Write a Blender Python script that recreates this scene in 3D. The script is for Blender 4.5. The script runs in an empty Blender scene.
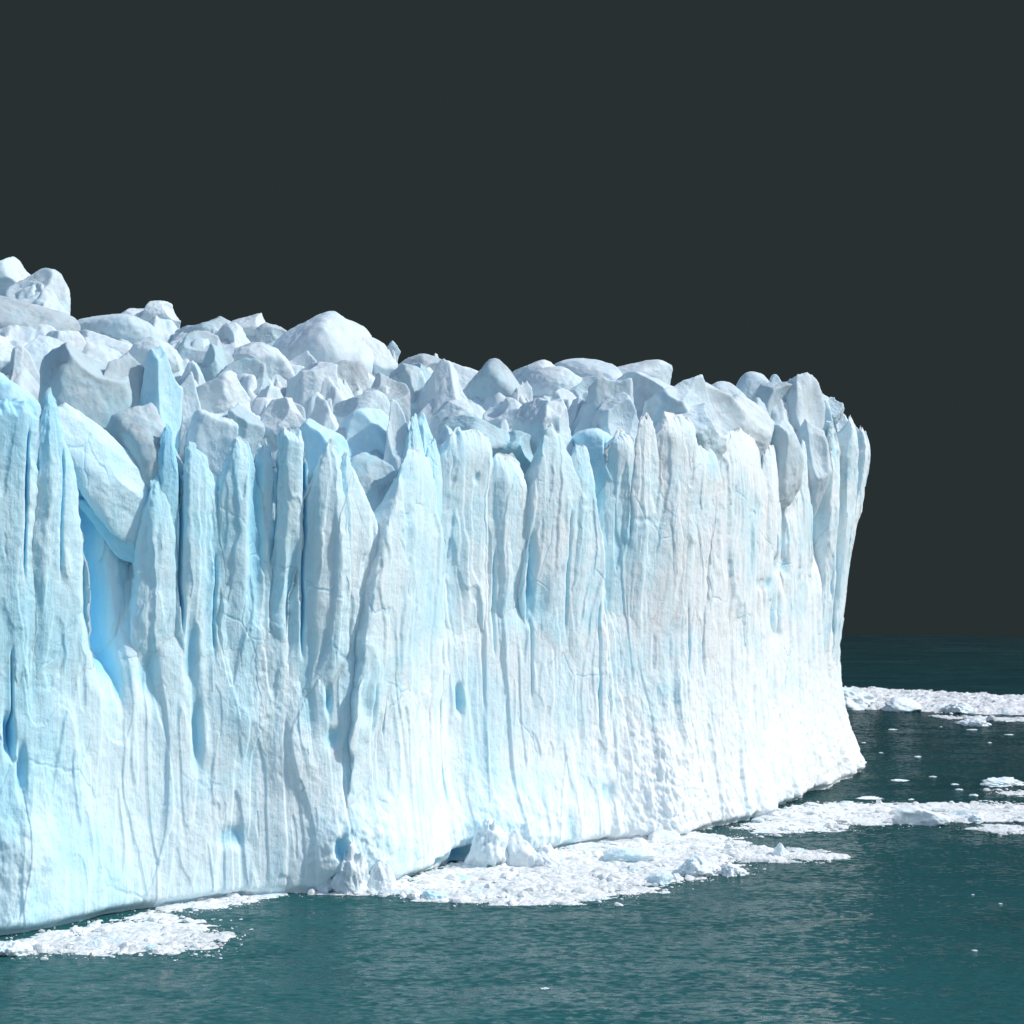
import bpy, bmesh, math
import numpy as np
from mathutils import Vector

# ------------------------------------------------------------------ basics
F, CX, HY, CAMZ = 1500.0, 512.0, 560.0, 40.0      # focal length in pixels, horizon row, eye height
sc = bpy.context.scene
col = sc.collection
rng = np.random.default_rng(7)


def at(px, py, Y):
    return np.array([(px - CX) / F * Y, Y, CAMZ + (HY - py) / F * Y])


def on_water(px, py):
    Y = CAMZ * F / (py - HY)
    return np.array([(px - CX) / F * Y, Y])


def sstep(a, b, x):
    t = np.clip((x - a) / (b - a), 0, 1)
    return t * t * (3 - 2 * t)


# ------------------------------------------------------------------ noise
_pr = np.random.default_rng(3)
_perm = _pr.permutation(256).astype(np.int64)
_perm = np.concatenate([_perm, _perm, _perm])
_g = _pr.normal(size=(256, 3))
_g /= np.linalg.norm(_g, axis=1)[:, None]
_g = (_g * 1.6).astype(np.float32)


def perlin(x, y, z):
    x, y, z = np.broadcast_arrays(np.asarray(x, np.float32), np.asarray(y, np.float32), np.asarray(z, np.float32))
    xi = np.floor(x); yi = np.floor(y); zi = np.floor(z)
    fx = x - xi; fy = y - yi; fz = z - zi
    X = xi.astype(np.int64) & 255; Y = yi.astype(np.int64) & 255; Z = zi.astype(np.int64) & 255
    u = fx * fx * fx * (fx * (fx * 6 - 15) + 10)
    v = fy * fy * fy * (fy * (fy * 6 - 15) + 10)
    w = fz * fz * fz * (fz * (fz * 6 - 15) + 10)

    def c(dx, dy, dz):
        h = _perm[_perm[_perm[X + dx] + Y + dy] + Z + dz]
        g = _g[h]
        return g[..., 0] * (fx - dx) + g[..., 1] * (fy - dy) + g[..., 2] * (fz - dz)

    def lerp(a, b, t): return a + (b - a) * t
    x00 = lerp(c(0, 0, 0), c(1, 0, 0), u); x10 = lerp(c(0, 1, 0), c(1, 1, 0), u)
    x01 = lerp(c(0, 0, 1), c(1, 0, 1), u); x11 = lerp(c(0, 1, 1), c(1, 1, 1), u)
    return lerp(lerp(x00, x10, v), lerp(x01, x11, v), w)


def fbm(x, y, z, octv=4, gain=0.5, lac=2.03):
    a, s, t = 1.0, 1.0, 0
    for i in range(octv):
        t = t + a * perlin(x * s + 17.3 * i, y * s + 5.1 * i, z * s - 9.7 * i)
        a *= gain; s *= lac
    return t


def ridged(x, y, z, octv=3, gain=0.5, lac=2.1):
    a, s, t = 1.0, 1.0, 0
    for i in range(octv):
        t = t + a * (1 - np.abs(perlin(x * s + 31.7 * i, y * s + 3.3 * i, z * s + 7.9 * i)) * 2)
        a *= gain; s *= lac
    return t


def smax(a, b, k):
    h = np.clip(0.5 + 0.5 * (a - b) / k, 0, 1)
    return b + (a - b) * h + k * h * (1 - h)


# ------------------------------------------------------------------ meshes
def link(name, verts, faces, mat, parent=None, smooth=True, attrs=None):
    """faces: (n,3) or (n,4) int array"""
    me = bpy.data.meshes.new(name)
    verts = np.ascontiguousarray(verts, np.float32); faces = np.ascontiguousarray(faces, np.int32)
    n, k = faces.shape
    me.vertices.add(len(verts)); me.vertices.foreach_set('co', verts.ravel())
    me.loops.add(n * k); me.loops.foreach_set('vertex_index', faces.ravel())
    me.polygons.add(n)
    me.polygons.foreach_set('loop_start', np.arange(0, n * k, k, dtype=np.int32))
    me.polygons.foreach_set('loop_total', np.full(n, k, np.int32))
    me.polygons.foreach_set('use_smooth', smooth if isinstance(smooth, np.ndarray) else np.full(n, smooth, bool))
    me.update(calc_edges=True)
    for an, vals in (attrs or {}).items():
        a = me.attributes.new(an, 'FLOAT', 'POINT')
        a.data.foreach_set('value', np.ascontiguousarray(vals, np.float32).ravel())
    me.materials.append(mat)
    o = bpy.data.objects.new(name, me)
    col.objects.link(o)
    if parent is not None:
        o.parent = parent
        o.matrix_parent_inverse = parent.matrix_world.inverted()
    return o


def tag(o, label=None, cat=None, group=None, kind=None):
    if label: o['label'] = label
    if cat: o['category'] = cat
    if group: o['group'] = group
    if kind: o['kind'] = kind
    return o


def grid_faces(nu, nv):
    i = np.arange(nu * nv, dtype=np.int32).reshape(nu, nv)
    return np.stack([i[:-1, :-1], i[1:, :-1], i[1:, 1:], i[:-1, 1:]], -1).reshape(-1, 4)


_ico = {}


def ico(sub):
    if sub not in _ico:
        bm = bmesh.new()
        bmesh.ops.create_icosphere(bm, subdivisions=sub, radius=1.0)
        v = np.array([p.co[:] for p in bm.verts]); f = np.array([[q.index for q in p.verts] for p in bm.faces])
        bm.free()
        _ico[sub] = (v / np.linalg.norm(v, axis=1)[:, None], f)
    return _ico[sub]


# ------------------------------------------------------------------ materials
class NT:
    def __init__(self, name):
        self.m = bpy.data.materials.new(name); self.m.use_nodes = True
        self.t = self.m.node_tree; self.t.nodes.clear()

    def n(self, kind, _in=None, **kw):
        nd = self.t.nodes.new(kind)
        for k, v in kw.items(): setattr(nd, k, v)
        for k, v in (_in or {}).items():
            s = nd.inputs[k]
            if hasattr(v, 'is_linked'): self.t.links.new(v, s)
            else: s.default_value = v
        return nd

    def math(self, op, a, b=0.0, clamp=False):
        return self.n('ShaderNodeMath', {0: a, 1: b}, operation=op, use_clamp=clamp).outputs[0]

    def mix(self, f, a, b):
        nd = self.n('ShaderNodeMix', data_type='RGBA')
        for s, v in ((nd.inputs['Factor'], f), (nd.inputs[6], a), (nd.inputs[7], b)):
            if hasattr(v, 'is_linked'): self.t.links.new(v, s)
            else: s.default_value = v
        return nd.outputs[2]

    def noise(self, vec, scale, detail=4, rough=0.55, dist=0.0):
        return self.n('ShaderNodeTexNoise', {'Vector': vec, 'Scale': scale, 'Detail': detail, 'Roughness': rough, 'Distortion': dist}).outputs['Fac']

    def ramp(self, f, a, b):
        return self.n('ShaderNodeMapRange', {'Value': f, 'From Min': a, 'From Max': b, 'To Min': 0.0, 'To Max': 1.0}, interpolation_type='SMOOTHSTEP').outputs[0]

    def scale(self, vec, s, rot=(0, 0, 0)):
        return self.n('ShaderNodeMapping', {'Vector': vec, 'Scale': s, 'Rotation': rot}).outputs[0]

    def out(self, sh):
        o = self.n('ShaderNodeOutputMaterial')
        self.t.links.new(sh, o.inputs['Surface'])
        return self.m


def rgb(r, g, b): return (r, g, b, 1.0)


def ice_material(name, white, blue, dirt=0.0, streak=True, bump=0.25, sss=0.5, hatch=0.0, depth_m=0.7):
    T = NT(name)
    P = T.n('ShaderNodeNewGeometry').outputs['Position']
    sv = T.scale(P, (1, 1, 0.07)) if streak else P
    st = T.noise(sv, 0.55, 6, 0.6, 0.4)
    st2 = T.noise(sv, 2.6, 4, 0.6)
    pt = T.noise(P, 0.06, 4, 0.55, 0.5)
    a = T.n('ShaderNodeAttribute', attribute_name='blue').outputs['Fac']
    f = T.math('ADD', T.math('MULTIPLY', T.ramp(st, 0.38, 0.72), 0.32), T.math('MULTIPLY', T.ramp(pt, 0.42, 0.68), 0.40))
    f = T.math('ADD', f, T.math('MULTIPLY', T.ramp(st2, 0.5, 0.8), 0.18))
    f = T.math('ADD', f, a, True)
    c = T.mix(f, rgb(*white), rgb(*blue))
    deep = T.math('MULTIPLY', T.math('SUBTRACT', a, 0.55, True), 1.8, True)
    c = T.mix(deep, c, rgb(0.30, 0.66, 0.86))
    if dirt > 0:
        d1 = T.noise(P, 0.12, 6, 0.65, 0.8)
        d2 = T.noise(T.scale(P, (1, 1, 0.35), (0.4, 0.2, 0)), 0.9, 5, 0.7, 0.6)
        dm = T.math('MULTIPLY', T.ramp(d1, 0.45, 0.70), T.math('ADD', T.math('MULTIPLY', T.ramp(d2, 0.35, 0.7), 0.7), 0.3))
        c = T.mix(T.math('MULTIPLY', dm, dirt), c, rgb(0.30, 0.34, 0.36))
        sp = T.ramp(T.noise(P, 0.35, 6, 0.75, 1.5), 0.66, 0.74)
        c = T.mix(T.math('MULTIPLY', sp, dirt * 0.45), c, rgb(0.24, 0.23, 0.21))
    b1 = T.noise(P, 1.1, 8, 0.62, 0.2)
    b2 = T.noise(sv, 3.2, 4, 0.6)
    hsum = T.math('ADD', T.math('MULTIPLY', b1, 0.8), T.math('MULTIPLY', b2, 0.3))
    if hatch > 0:
        wn = T.n('ShaderNodeTexNoise', {'Vector': P, 'Scale': 0.25, 'Detail': 4.0}).outputs['Color']
        pw = T.n('ShaderNodeVectorMath', {0: P, 1: T.n('ShaderNodeVectorMath', {0: wn, 'Scale': 2.2}, operation='SCALE').outputs[0]}, operation='ADD').outputs[0]
        vd = T.n('ShaderNodeTexVoronoi', {'Vector': T.scale(pw, (1, 1, 0.75), (0.2, 0.5, 0)), 'Scale': 0.11}, feature='DISTANCE_TO_EDGE').outputs['Distance']
        line = T.math('MULTIPLY', T.math('SUBTRACT', 1.0, T.ramp(vd, 0.0, 0.022)), T.ramp(T.noise(P, 0.13, 3), 0.5, 0.6))
        hsum = T.math('SUBTRACT', hsum, T.math('MULTIPLY', line, hatch))
        c = T.mix(T.math('MULTIPLY', line, 0.35), c, rgb(0.42, 0.72, 0.86))
    bp = T.n('ShaderNodeBump', {'Strength': bump, 'Distance': 0.6, 'Height': hsum}).outputs[0]
    kw = {'Base Color': c, 'Roughness': 0.62, 'Specular IOR Level': 0.25, 'Normal': bp}
    if sss > 0:
        kw['Subsurface Weight'] = sss; kw['Subsurface Radius'] = (0.6, 0.85, 1.0); kw['Subsurface Scale'] = depth_m
    return T.out(T.n('ShaderNodeBsdfPrincipled', kw).outputs[0])


W_ICE, B_ICE = (0.85, 0.91, 0.93), (0.50, 0.80, 0.91)
M_wall = ice_material('cliff ice', W_ICE, B_ICE, dirt=0.0, hatch=0.35, bump=0.42)
M_serac = ice_material('serac ice', sss=0.4, depth_m=0.7, white=(0.68, 0.75, 0.78), blue=(0.50, 0.72, 0.82), dirt=0.6, streak=False, bump=0.26)
M_dirty = ice_material('dirty serac ice', sss=0.3, depth_m=0.6, white=(0.52, 0.58, 0.62), blue=(0.36, 0.64, 0.72), dirt=0.95, streak=False, bump=0.26)
M_blue = ice_material('blue ice', (0.72, 0.87, 0.93), (0.42, 0.74, 0.89), dirt=0.1, streak=False, bump=0.25)
M_floe = ice_material('floe ice', depth_m=0.15, white=(0.84, 0.88, 0.90), blue=(0.60, 0.80, 0.88), dirt=0.0, streak=False, bump=0.5)
def brash_material():
    T = NT('brash ice')
    P = T.n('ShaderNodeNewGeometry').outputs['Position']
    n1 = T.ramp(T.noise(T.scale(P, (0.6, 1, 1)), 0.28, 5, 0.65, 0.8), 0.36, 0.62)
    n2 = T.ramp(T.noise(T.scale(P, (0.7, 1, 1)), 1.7, 4, 0.7, 0.4), 0.35, 0.62)
    f = T.math('ADD', T.math('MULTIPLY', n1, 0.45), T.math('MULTIPLY', n2, 0.55))
    c = T.mix(T.math('POWER', f, 0.6), rgb(0.46, 0.52, 0.54), rgb(0.91, 0.92, 0.925))
    c = T.mix(T.math('MULTIPLY', T.ramp(T.noise(P, 0.16, 3), 0.55, 0.7), 0.5), c, rgb(0.55, 0.76, 0.84))
    bp = T.n('ShaderNodeBump', {'Strength': 0.8, 'Distance': 0.25, 'Height': T.noise(P, 2.5, 5, 0.7)}).outputs[0]
    return T.out(T.n('ShaderNodeBsdfPrincipled', {'Base Color': c, 'Roughness': 0.7, 'Specular IOR Level': 0.2, 'Normal': bp}).outputs[0])


M_brash = brash_material()


def water_material():
    T = NT('glacial lake water')
    P = T.n('ShaderNodeNewGeometry').outputs['Position']
    gust = T.ramp(T.noise(T.scale(P, (0.5, 1, 1)), 0.022, 3, 0.55, 0.8), 0.35, 0.68)

    def slope(scale, vscale, rot, detail, amp):
        c = T.n('ShaderNodeTexNoise', {'Vector': T.scale(P, vscale, rot), 'Scale': scale, 'Detail': detail, 'Roughness': 0.6, 'Distortion': 0.5}).outputs['Color']
        v = T.n('ShaderNodeVectorMath', {0: c, 1: (0.5, 0.5, 0.5)}, operation='SUBTRACT').outputs[0]
        return T.n('ShaderNodeVectorMath', {0: v, 1: (amp * 1.1, amp * 1.5, 0)}, operation='MULTIPLY').outputs[0]
    a = slope(1.5, (0.55, 1.1, 1), (0, 0, 0.15), 5, 1.9)
    b = slope(0.15, (0.5, 1.2, 1), (0, 0, -0.2), 3, 0.8)
    v = T.n('ShaderNodeVectorMath', {0: a, 1: b}, operation='ADD').outputs[0]
    far = T.ramp(T.n('ShaderNodeSeparateXYZ', {0: P}).outputs[1], 280.0, 560.0)
    far_s = T.n('ShaderNodeVectorMath', {0: slope(0.085, (0.4, 1.0, 1), (0, 0, 0.05), 4, 1.3), 'Scale': far}, operation='SCALE').outputs[0]
    v = T.n('ShaderNodeVectorMath', {0: v, 1: far_s}, operation='ADD').outputs[0]
    v = T.n('ShaderNodeVectorMath', {0: v, 'Scale': T.math('ADD', T.math('MULTIPLY', gust, 0.5), 0.5)}, operation='SCALE').outputs[0]
    v = T.n('ShaderNodeVectorMath', {0: v, 1: (0, 0, 1)}, operation='ADD').outputs[0]
    nrm = T.n('ShaderNodeVectorMath', {0: v}, operation='NORMALIZE').outputs[0]
    y = T.n('ShaderNodeSeparateXYZ', {0: P})
    silt = T.noise(T.scale(P, (0.5, 1, 1)), 0.02, 4, 0.6, 1.0)
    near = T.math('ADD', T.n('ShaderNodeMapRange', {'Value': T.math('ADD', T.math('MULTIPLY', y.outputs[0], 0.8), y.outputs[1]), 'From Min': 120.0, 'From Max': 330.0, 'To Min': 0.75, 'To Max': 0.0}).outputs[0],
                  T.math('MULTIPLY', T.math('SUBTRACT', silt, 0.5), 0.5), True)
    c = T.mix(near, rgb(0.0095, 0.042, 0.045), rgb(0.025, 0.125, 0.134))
    c = T.mix(T.ramp(y.outputs[1], 420.0, 800.0), c, rgb(0.012, 0.033, 0.035))  # hazy fade into the dark sky, put into the far water's colour
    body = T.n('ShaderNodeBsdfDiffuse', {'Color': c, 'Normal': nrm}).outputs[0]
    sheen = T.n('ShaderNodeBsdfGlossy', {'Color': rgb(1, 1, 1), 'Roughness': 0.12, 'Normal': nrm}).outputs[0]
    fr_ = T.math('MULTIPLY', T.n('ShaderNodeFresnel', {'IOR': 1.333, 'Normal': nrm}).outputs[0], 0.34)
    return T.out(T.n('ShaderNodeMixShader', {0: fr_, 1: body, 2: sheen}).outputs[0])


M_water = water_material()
T = NT('dark overcast sky')
M_sky = T.out(T.n('ShaderNodeEmission', {'Color': rgb(0.0212, 0.0296, 0.0307), 'Strength': 1.0}).outputs[0])

# ------------------------------------------------------------------ setting: water, sky
rad_, ang_ = np.meshgrid(np.linspace(0, 826, 40), np.linspace(0, 2 * np.pi, 181), indexing='ij')
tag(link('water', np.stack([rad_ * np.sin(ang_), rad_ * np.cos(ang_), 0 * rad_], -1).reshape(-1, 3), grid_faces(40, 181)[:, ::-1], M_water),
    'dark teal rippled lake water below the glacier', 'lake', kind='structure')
az = np.radians(np.linspace(-110, 110, 121)); el = np.linspace(-900, 3000, 12)
A, E = np.meshgrid(az, el, indexing='ij')
tag(link('sky', np.stack([6500 * np.sin(A), 6500 * np.cos(A), E], -1).reshape(-1, 3), grid_faces(121, 12), M_sky),
    'plain dark slate grey sky behind the glacier', 'sky', kind='structure')

# ------------------------------------------------------------------ the ice front: plan curve along its foot
foot = [(-200, 962), (-80, 946), (0, 935), (50, 928), (150, 908), (250, 895), (330, 889), (400, 880), (450, 862), (540, 850), (620, 839), (690, 830), (740, 818),
        (775, 805), (800, 795), (825, 782), (838, 775), (846, 769)]
ct = [p[0] for p in foot]; cxy = [on_water(*p) for p in foot]
for t_, p in ((856, (64.0, 292)), (866, (64.5, 299)), (880, (63.5, 308)), (900, (59, 320)), (930, (48, 333)), (960, (25, 350)), (1000, (-20, 380))):
    ct.append(t_); cxy.append(np.array(p, float))
cxy = np.array(cxy); ct = np.array(ct, float)
TF = np.arange(-200, 1000, 0.25)


def smooth1(v, s):
    k = np.exp(-0.5 * (np.arange(-int(3 * s), int(3 * s) + 1) / s) ** 2); k /= k.sum()
    p = len(k) // 2
    e = np.concatenate([2 * v[0] - v[1:p + 1][::-1], v, 2 * v[-1] - v[-p - 1:-1][::-1]])
    return np.convolve(e, k, 'valid')


PX = smooth1(np.interp(TF, ct, cxy[:, 0]), 40); PY = smooth1(np.interp(TF, ct, cxy[:, 1]), 40)
dX = smooth1(np.gradient(PX, TF), 60); dY = smooth1(np.gradient(PY, TF), 60)
L_ = np.hypot(dX, dY)
NX, NY = dY / L_, -dX / L_
ARC = np.concatenate([[0], np.cumsum(np.hypot(np.diff(PX), np.diff(PY)))])


def cur(t, V): return np.interp(t, TF, V)


def depth(px): return cur(min(px, 850), PY)


def zt(px, py): return CAMZ + (HY - py) / F * depth(px)


# pillars: px, py of the apex, left/right half width (px), taper length (px), left/right exponents, forward m, facet turn, foot row (py where it sinks into the wall)
PIL = [
    (-60, 395, 45, 40, 60, .5, .5, 2.0, .3, 840), (6, 401, 42, 31, 16, .3, .35, 2.6, -.2, 790), (48, 391, 11, 31, 150, .45, .75, 2.4, .25, 840),
    (172, 425, 13, 11, 70, .6, .6, -.6, 0, 720), (191, 446, 11, 42, 130, .4, .75, 1.4, .3, 780), (236, 435, 19, 22, 60, 1.1, .6, 2.0, -.5, 760),
    (265, 440, 12, 10, 36, .7, .4, .4, .3, 720), (289, 428, 12, 15, 12, .25, .3, 2.0, .1, 790), (331, 441, 25, 9, 60, .8, .45, 2.2, -.4, 760),
    (347, 452, 8, 38, 110, .5, 1.05, 1.2, .3, 780), (413, 449, 24, 15, 95, 1.1, .4, 2.8, -.6, 830), (425, 416, 10, 14, 100, .5, .7, -1.0, .2, 670),
    (440, 440, 12, 14, 70, .5, .7, 0.4, .2, 720), (474, 429, 34, 21, 34, .55, .55, 2.2, .1, 780), (508, 455, 20, 20, 30, .6, .5, 1.0, .3, 730), (548, 423, 22, 30, 80, .8, .8, 2.4, -.2, 790),
    (582, 446, 14, 16, 80, .35, .8, 1.8, .4, 760), (624, 429, 15, 10, 24, .8, .3, 1.0, -.5, 780), (644, 416, 13, 34, 130, .35, .75, 2.6, .4, 780),
    (676, 414, 20, 24, 30, .4, .4, 1.6, .1, 720), (699, 440, 20, 26, 40, .5, .5, 1.4, .3, 770), (742, 430, 34, 25, 66, .8, .5, 1.8, -.1, 790),
    (772, 444, 14, 14, 80, .5, .6, 1.6, .2, 760), (794, 466, 10, 14, 80, .6, .7, 1.4, .3, 780), (808, 440, 11, 10, 70, .6, .7, 1.4, .3, 770),
    (827, 422, 9, 10, 50, .5, .55, 3.5, .2, 720), (840, 418, 10, 11, 30, .4, .45, 7.0, .3, 700), (853, 426, 7, 8, 34, .4, .45, 10.0, .2, 640),
    (863, 429, 9, 9, 40, .45, .45, 13.0, .2, 596), (890, 430, 18, 22, 40, .6, .6, 3.0, 0, 640), (160, 474, 13, 20, 60, .6, .5, .4, .1, 800), (114, 465, 40, 36, 40, .5, .5, -7.5, .2, 800)]
# the lip between pillars (px, py) and the skyline behind
LIP = [(-200, 440), (0, 430), (80, 470), (110, 560), (130, 560), (165, 470), (200, 480), (300, 465), (318, 470), (370, 520), (388, 532), (400, 500), (430, 480), (500, 470), (590, 470), (604, 486), (615, 470), (650, 440), (700, 430), (740, 440), (780, 452), (815, 450), (840, 450), (870, 455), (1000, 450)]
SKY = [(-200, 280), (0, 300), (60, 325), (170, 335), (300, 350), (420, 378), (520, 384), (620, 384), (700, 396), (760, 400), (830, 420), (1000, 430)]
LIPX = [p[0] for p in LIP]; SKYX = [p[0] for p in SKY]
BX, BY = -0.62, 0.785                                                 # direction in which the ice runs back from its front

t = np.arange(-150, 985, 0.6)
z = np.arange(-2.5, 92, 0.19)
TT, ZZ = np.meshgrid(t, z, indexing='ij')
dcol = np.array([depth(a) for a in t])
lip = CAMZ + (HY - np.interp(t, LIPX, [p[1] for p in LIP])) / F * dcol
skyz = CAMZ + (HY - np.interp(t, SKYX, [p[1] for p in SKY])) / F * (dcol + 70)
arc = cur(t, ARC)[:, None] + 0 * ZZ


def relief(aw, zz, o=0.0, fine=1.0):
    """fluted, slabby relief of the standing ice, in metres"""
    aw = aw + 0.5 * fbm(aw * 0.10, zz * 0.03, 3.3 + o, 2)
    d = fbm(aw * 0.10, zz * 0.010, 1.7 + o, 2) * 0.45
    s_ = fbm(aw * 0.075, zz * 0.013, 8.1 + o, 3) * 1.9
    f_ = s_ - np.floor(s_)
    d += 0.34 * (np.floor(s_) + sstep(0.84, 1.0, f_)) - 0.24 * f_
    s_ = fbm(aw * 0.22, zz * 0.035, 28.1 + o, 3) * 1.8
    f_ = s_ - np.floor(s_)
    d += 0.17 * (np.floor(s_) + sstep(0.80, 1.0, f_)) - 0.12 * f_
    d += (ridged(aw * 0.26, zz * 0.010, 4.4 + o, 2) - 0.8) * 0.10
    d += fbm(aw * 0.95, zz * 0.025, 6.6 + o, 3) * 0.075 * fine
    d += fbm(aw * 0.30, zz * 0.22, 9.9 + o, 4) * 0.14
    d += fbm(aw * 0.9, zz * 0.8, 2.2 + o, 5, 0.62) * fine * (0.06 + 0.10 * sstep(0.1, 0.6, fbm(aw * 0.07, zz * 0.05, 71.0, 2)))
    return d


aw = arc
hl = ZZ / lip[:, None]
up = sstep(0.55, 1.0, hl)
D = -6.0 * up + 1.2 * (1 - sstep(0.0, 0.35, hl))
over = np.clip(ZZ - lip[:, None], 0, None)
slope = np.clip((skyz - lip) / 80.0, 0.12, 0.6)[:, None]
BACK = np.minimum(over / slope, 260)
D += relief(arc, ZZ, 0.0, .75) * 0.68 + 0.11 * fbm(arc * .8, ZZ * .5, 44.4, 5, .62) * sstep(480, 640, TT) * sstep(36, 16, ZZ)
rf = sstep(0.5, 4, BACK)
RZ = -1.2 * rf
# toe: loose white rubble fanning out at the right, a small talus elsewhere
flare = 2.3 * sstep(585, 680, TT) * np.exp(-np.clip(ZZ, 0, None) / 8.5) + 3.7 * np.exp(-((TT - 856) / 22) ** 2) * np.exp(-np.clip(ZZ, 0, None) / 7)
flare = flare + 3.2 * np.exp(-((TT - 655) / 28) ** 2) * np.clip(1 - ZZ / 24, 0, 1)
rub = fbm(arc * 0.55, ZZ * 0.55, 12.2, 4)
D += flare * (0.8 + 0.10 * rub + 0.09 * fbm(arc * 1.1, ZZ * 0.9, 3.1, 4, .6)) + sstep(680, 760, TT) * np.exp(-np.clip(ZZ, 0, None) / 5) * 1.7 * fbm(arc * .13, 0 * ZZ, 2.9, 3)
for (px, py, wd, hp, dep) in ((352, 845, 42, 40, 3.2), (505, 830, 58, 34, 3.0), (15, 860, 40, 80, 1.6), (250, 720, 18, 24, 1.0), (300, 760, 20, 30, .9)):
    q = np.exp(-((TT - px) / wd) ** 2 - ((ZZ - zt(px, py)) / (hp * depth(px) / F)) ** 2)
    D += q * dep * (0.8 + 0.16 * rub)
# hollows where slabs have come away; blue ice laid bare in them
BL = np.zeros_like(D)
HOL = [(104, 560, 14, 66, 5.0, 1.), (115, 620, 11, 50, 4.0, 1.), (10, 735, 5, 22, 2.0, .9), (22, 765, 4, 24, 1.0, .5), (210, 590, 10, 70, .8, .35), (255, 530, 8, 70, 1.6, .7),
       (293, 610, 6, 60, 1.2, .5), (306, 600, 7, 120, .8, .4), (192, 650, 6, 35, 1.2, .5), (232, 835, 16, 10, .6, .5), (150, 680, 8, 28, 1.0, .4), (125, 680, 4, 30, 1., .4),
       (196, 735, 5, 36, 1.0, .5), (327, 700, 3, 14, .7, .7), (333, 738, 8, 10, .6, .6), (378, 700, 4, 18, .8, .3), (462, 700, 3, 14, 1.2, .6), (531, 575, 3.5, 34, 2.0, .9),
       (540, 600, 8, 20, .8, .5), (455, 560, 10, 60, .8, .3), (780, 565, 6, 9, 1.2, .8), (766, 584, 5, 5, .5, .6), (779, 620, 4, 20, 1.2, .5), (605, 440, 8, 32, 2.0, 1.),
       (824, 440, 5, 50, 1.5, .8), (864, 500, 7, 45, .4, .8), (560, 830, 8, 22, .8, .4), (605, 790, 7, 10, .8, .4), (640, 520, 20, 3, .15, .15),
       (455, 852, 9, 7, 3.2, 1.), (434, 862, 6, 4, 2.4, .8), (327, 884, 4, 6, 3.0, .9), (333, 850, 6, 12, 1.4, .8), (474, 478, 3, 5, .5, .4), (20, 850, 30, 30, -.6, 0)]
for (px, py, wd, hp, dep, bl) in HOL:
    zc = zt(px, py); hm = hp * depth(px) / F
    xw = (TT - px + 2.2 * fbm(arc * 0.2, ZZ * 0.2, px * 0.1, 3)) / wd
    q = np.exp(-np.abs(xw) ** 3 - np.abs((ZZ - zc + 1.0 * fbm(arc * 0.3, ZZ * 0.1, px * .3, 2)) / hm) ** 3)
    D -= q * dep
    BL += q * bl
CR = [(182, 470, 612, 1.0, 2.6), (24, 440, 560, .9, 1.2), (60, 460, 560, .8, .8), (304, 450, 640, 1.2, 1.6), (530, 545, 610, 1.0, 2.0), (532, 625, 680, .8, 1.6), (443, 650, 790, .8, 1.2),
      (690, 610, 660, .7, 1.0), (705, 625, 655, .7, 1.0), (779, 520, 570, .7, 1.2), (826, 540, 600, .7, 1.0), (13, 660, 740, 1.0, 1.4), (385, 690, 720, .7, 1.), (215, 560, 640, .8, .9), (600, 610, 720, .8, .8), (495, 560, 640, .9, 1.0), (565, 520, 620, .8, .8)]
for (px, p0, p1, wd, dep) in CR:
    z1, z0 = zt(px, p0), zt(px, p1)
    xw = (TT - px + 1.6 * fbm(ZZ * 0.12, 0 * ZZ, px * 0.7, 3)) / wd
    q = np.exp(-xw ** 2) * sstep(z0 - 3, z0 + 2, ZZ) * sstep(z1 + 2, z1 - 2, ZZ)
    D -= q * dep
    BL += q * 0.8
# wave-cut notch along the water line
nt = np.exp(-np.clip(ZZ - 0.15, 0, None) ** 2 / 0.35) * (1.3 + 1.2 * fbm(arc * 0.08, 0 * ZZ, 4.1, 3))
D -= np.clip(nt, 0, 3)
ZW = ZZ + RZ
zcap = (skyz - 2)[:, None]
ZW = np.where(ZW > zcap, zcap + (ZW - zcap) * 0.12, ZW)
GX = cur(t, PX)[:, None] + cur(t, NX)[:, None] * D + BX * BACK
GY = cur(t, PY)[:, None] + cur(t, NY)[:, None] * D + BY * BACK
BL += (0.40 + 0.15 * sstep(.3, .9, hl)) * sstep(640, -60, TT) + 0.12 * sstep(500, 150, TT) * fbm(aw * 0.08, ZZ * .03, 50.5, 3)
BL -= 0.4 * np.clip(flare / 4, 0, 1)

glacier = bpy.data.objects.new('glacier', None); col.objects.link(glacier)
glacier.location = (0, 230, 0)
tag(glacier, 'towering pale blue glacier front of fluted ice pillars and jagged tops above the lake', 'glacier')
bpy.context.view_layer.update()
link('cliff_face', np.stack([GX, GY, ZW], -1).reshape(-1, 3), grid_faces(len(t), len(z))[:, ::-1], M_wall, glacier, attrs={'blue': np.clip(BL - .12 * sstep(430, 720, TT) + .24 * sstep(0.0, 0.5, fbm(aw * .16, ZZ * .13, 91.0, 5, .6)) * sstep(520, 660, TT) * sstep(8, 25, ZZ), -.4, 1)})



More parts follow.
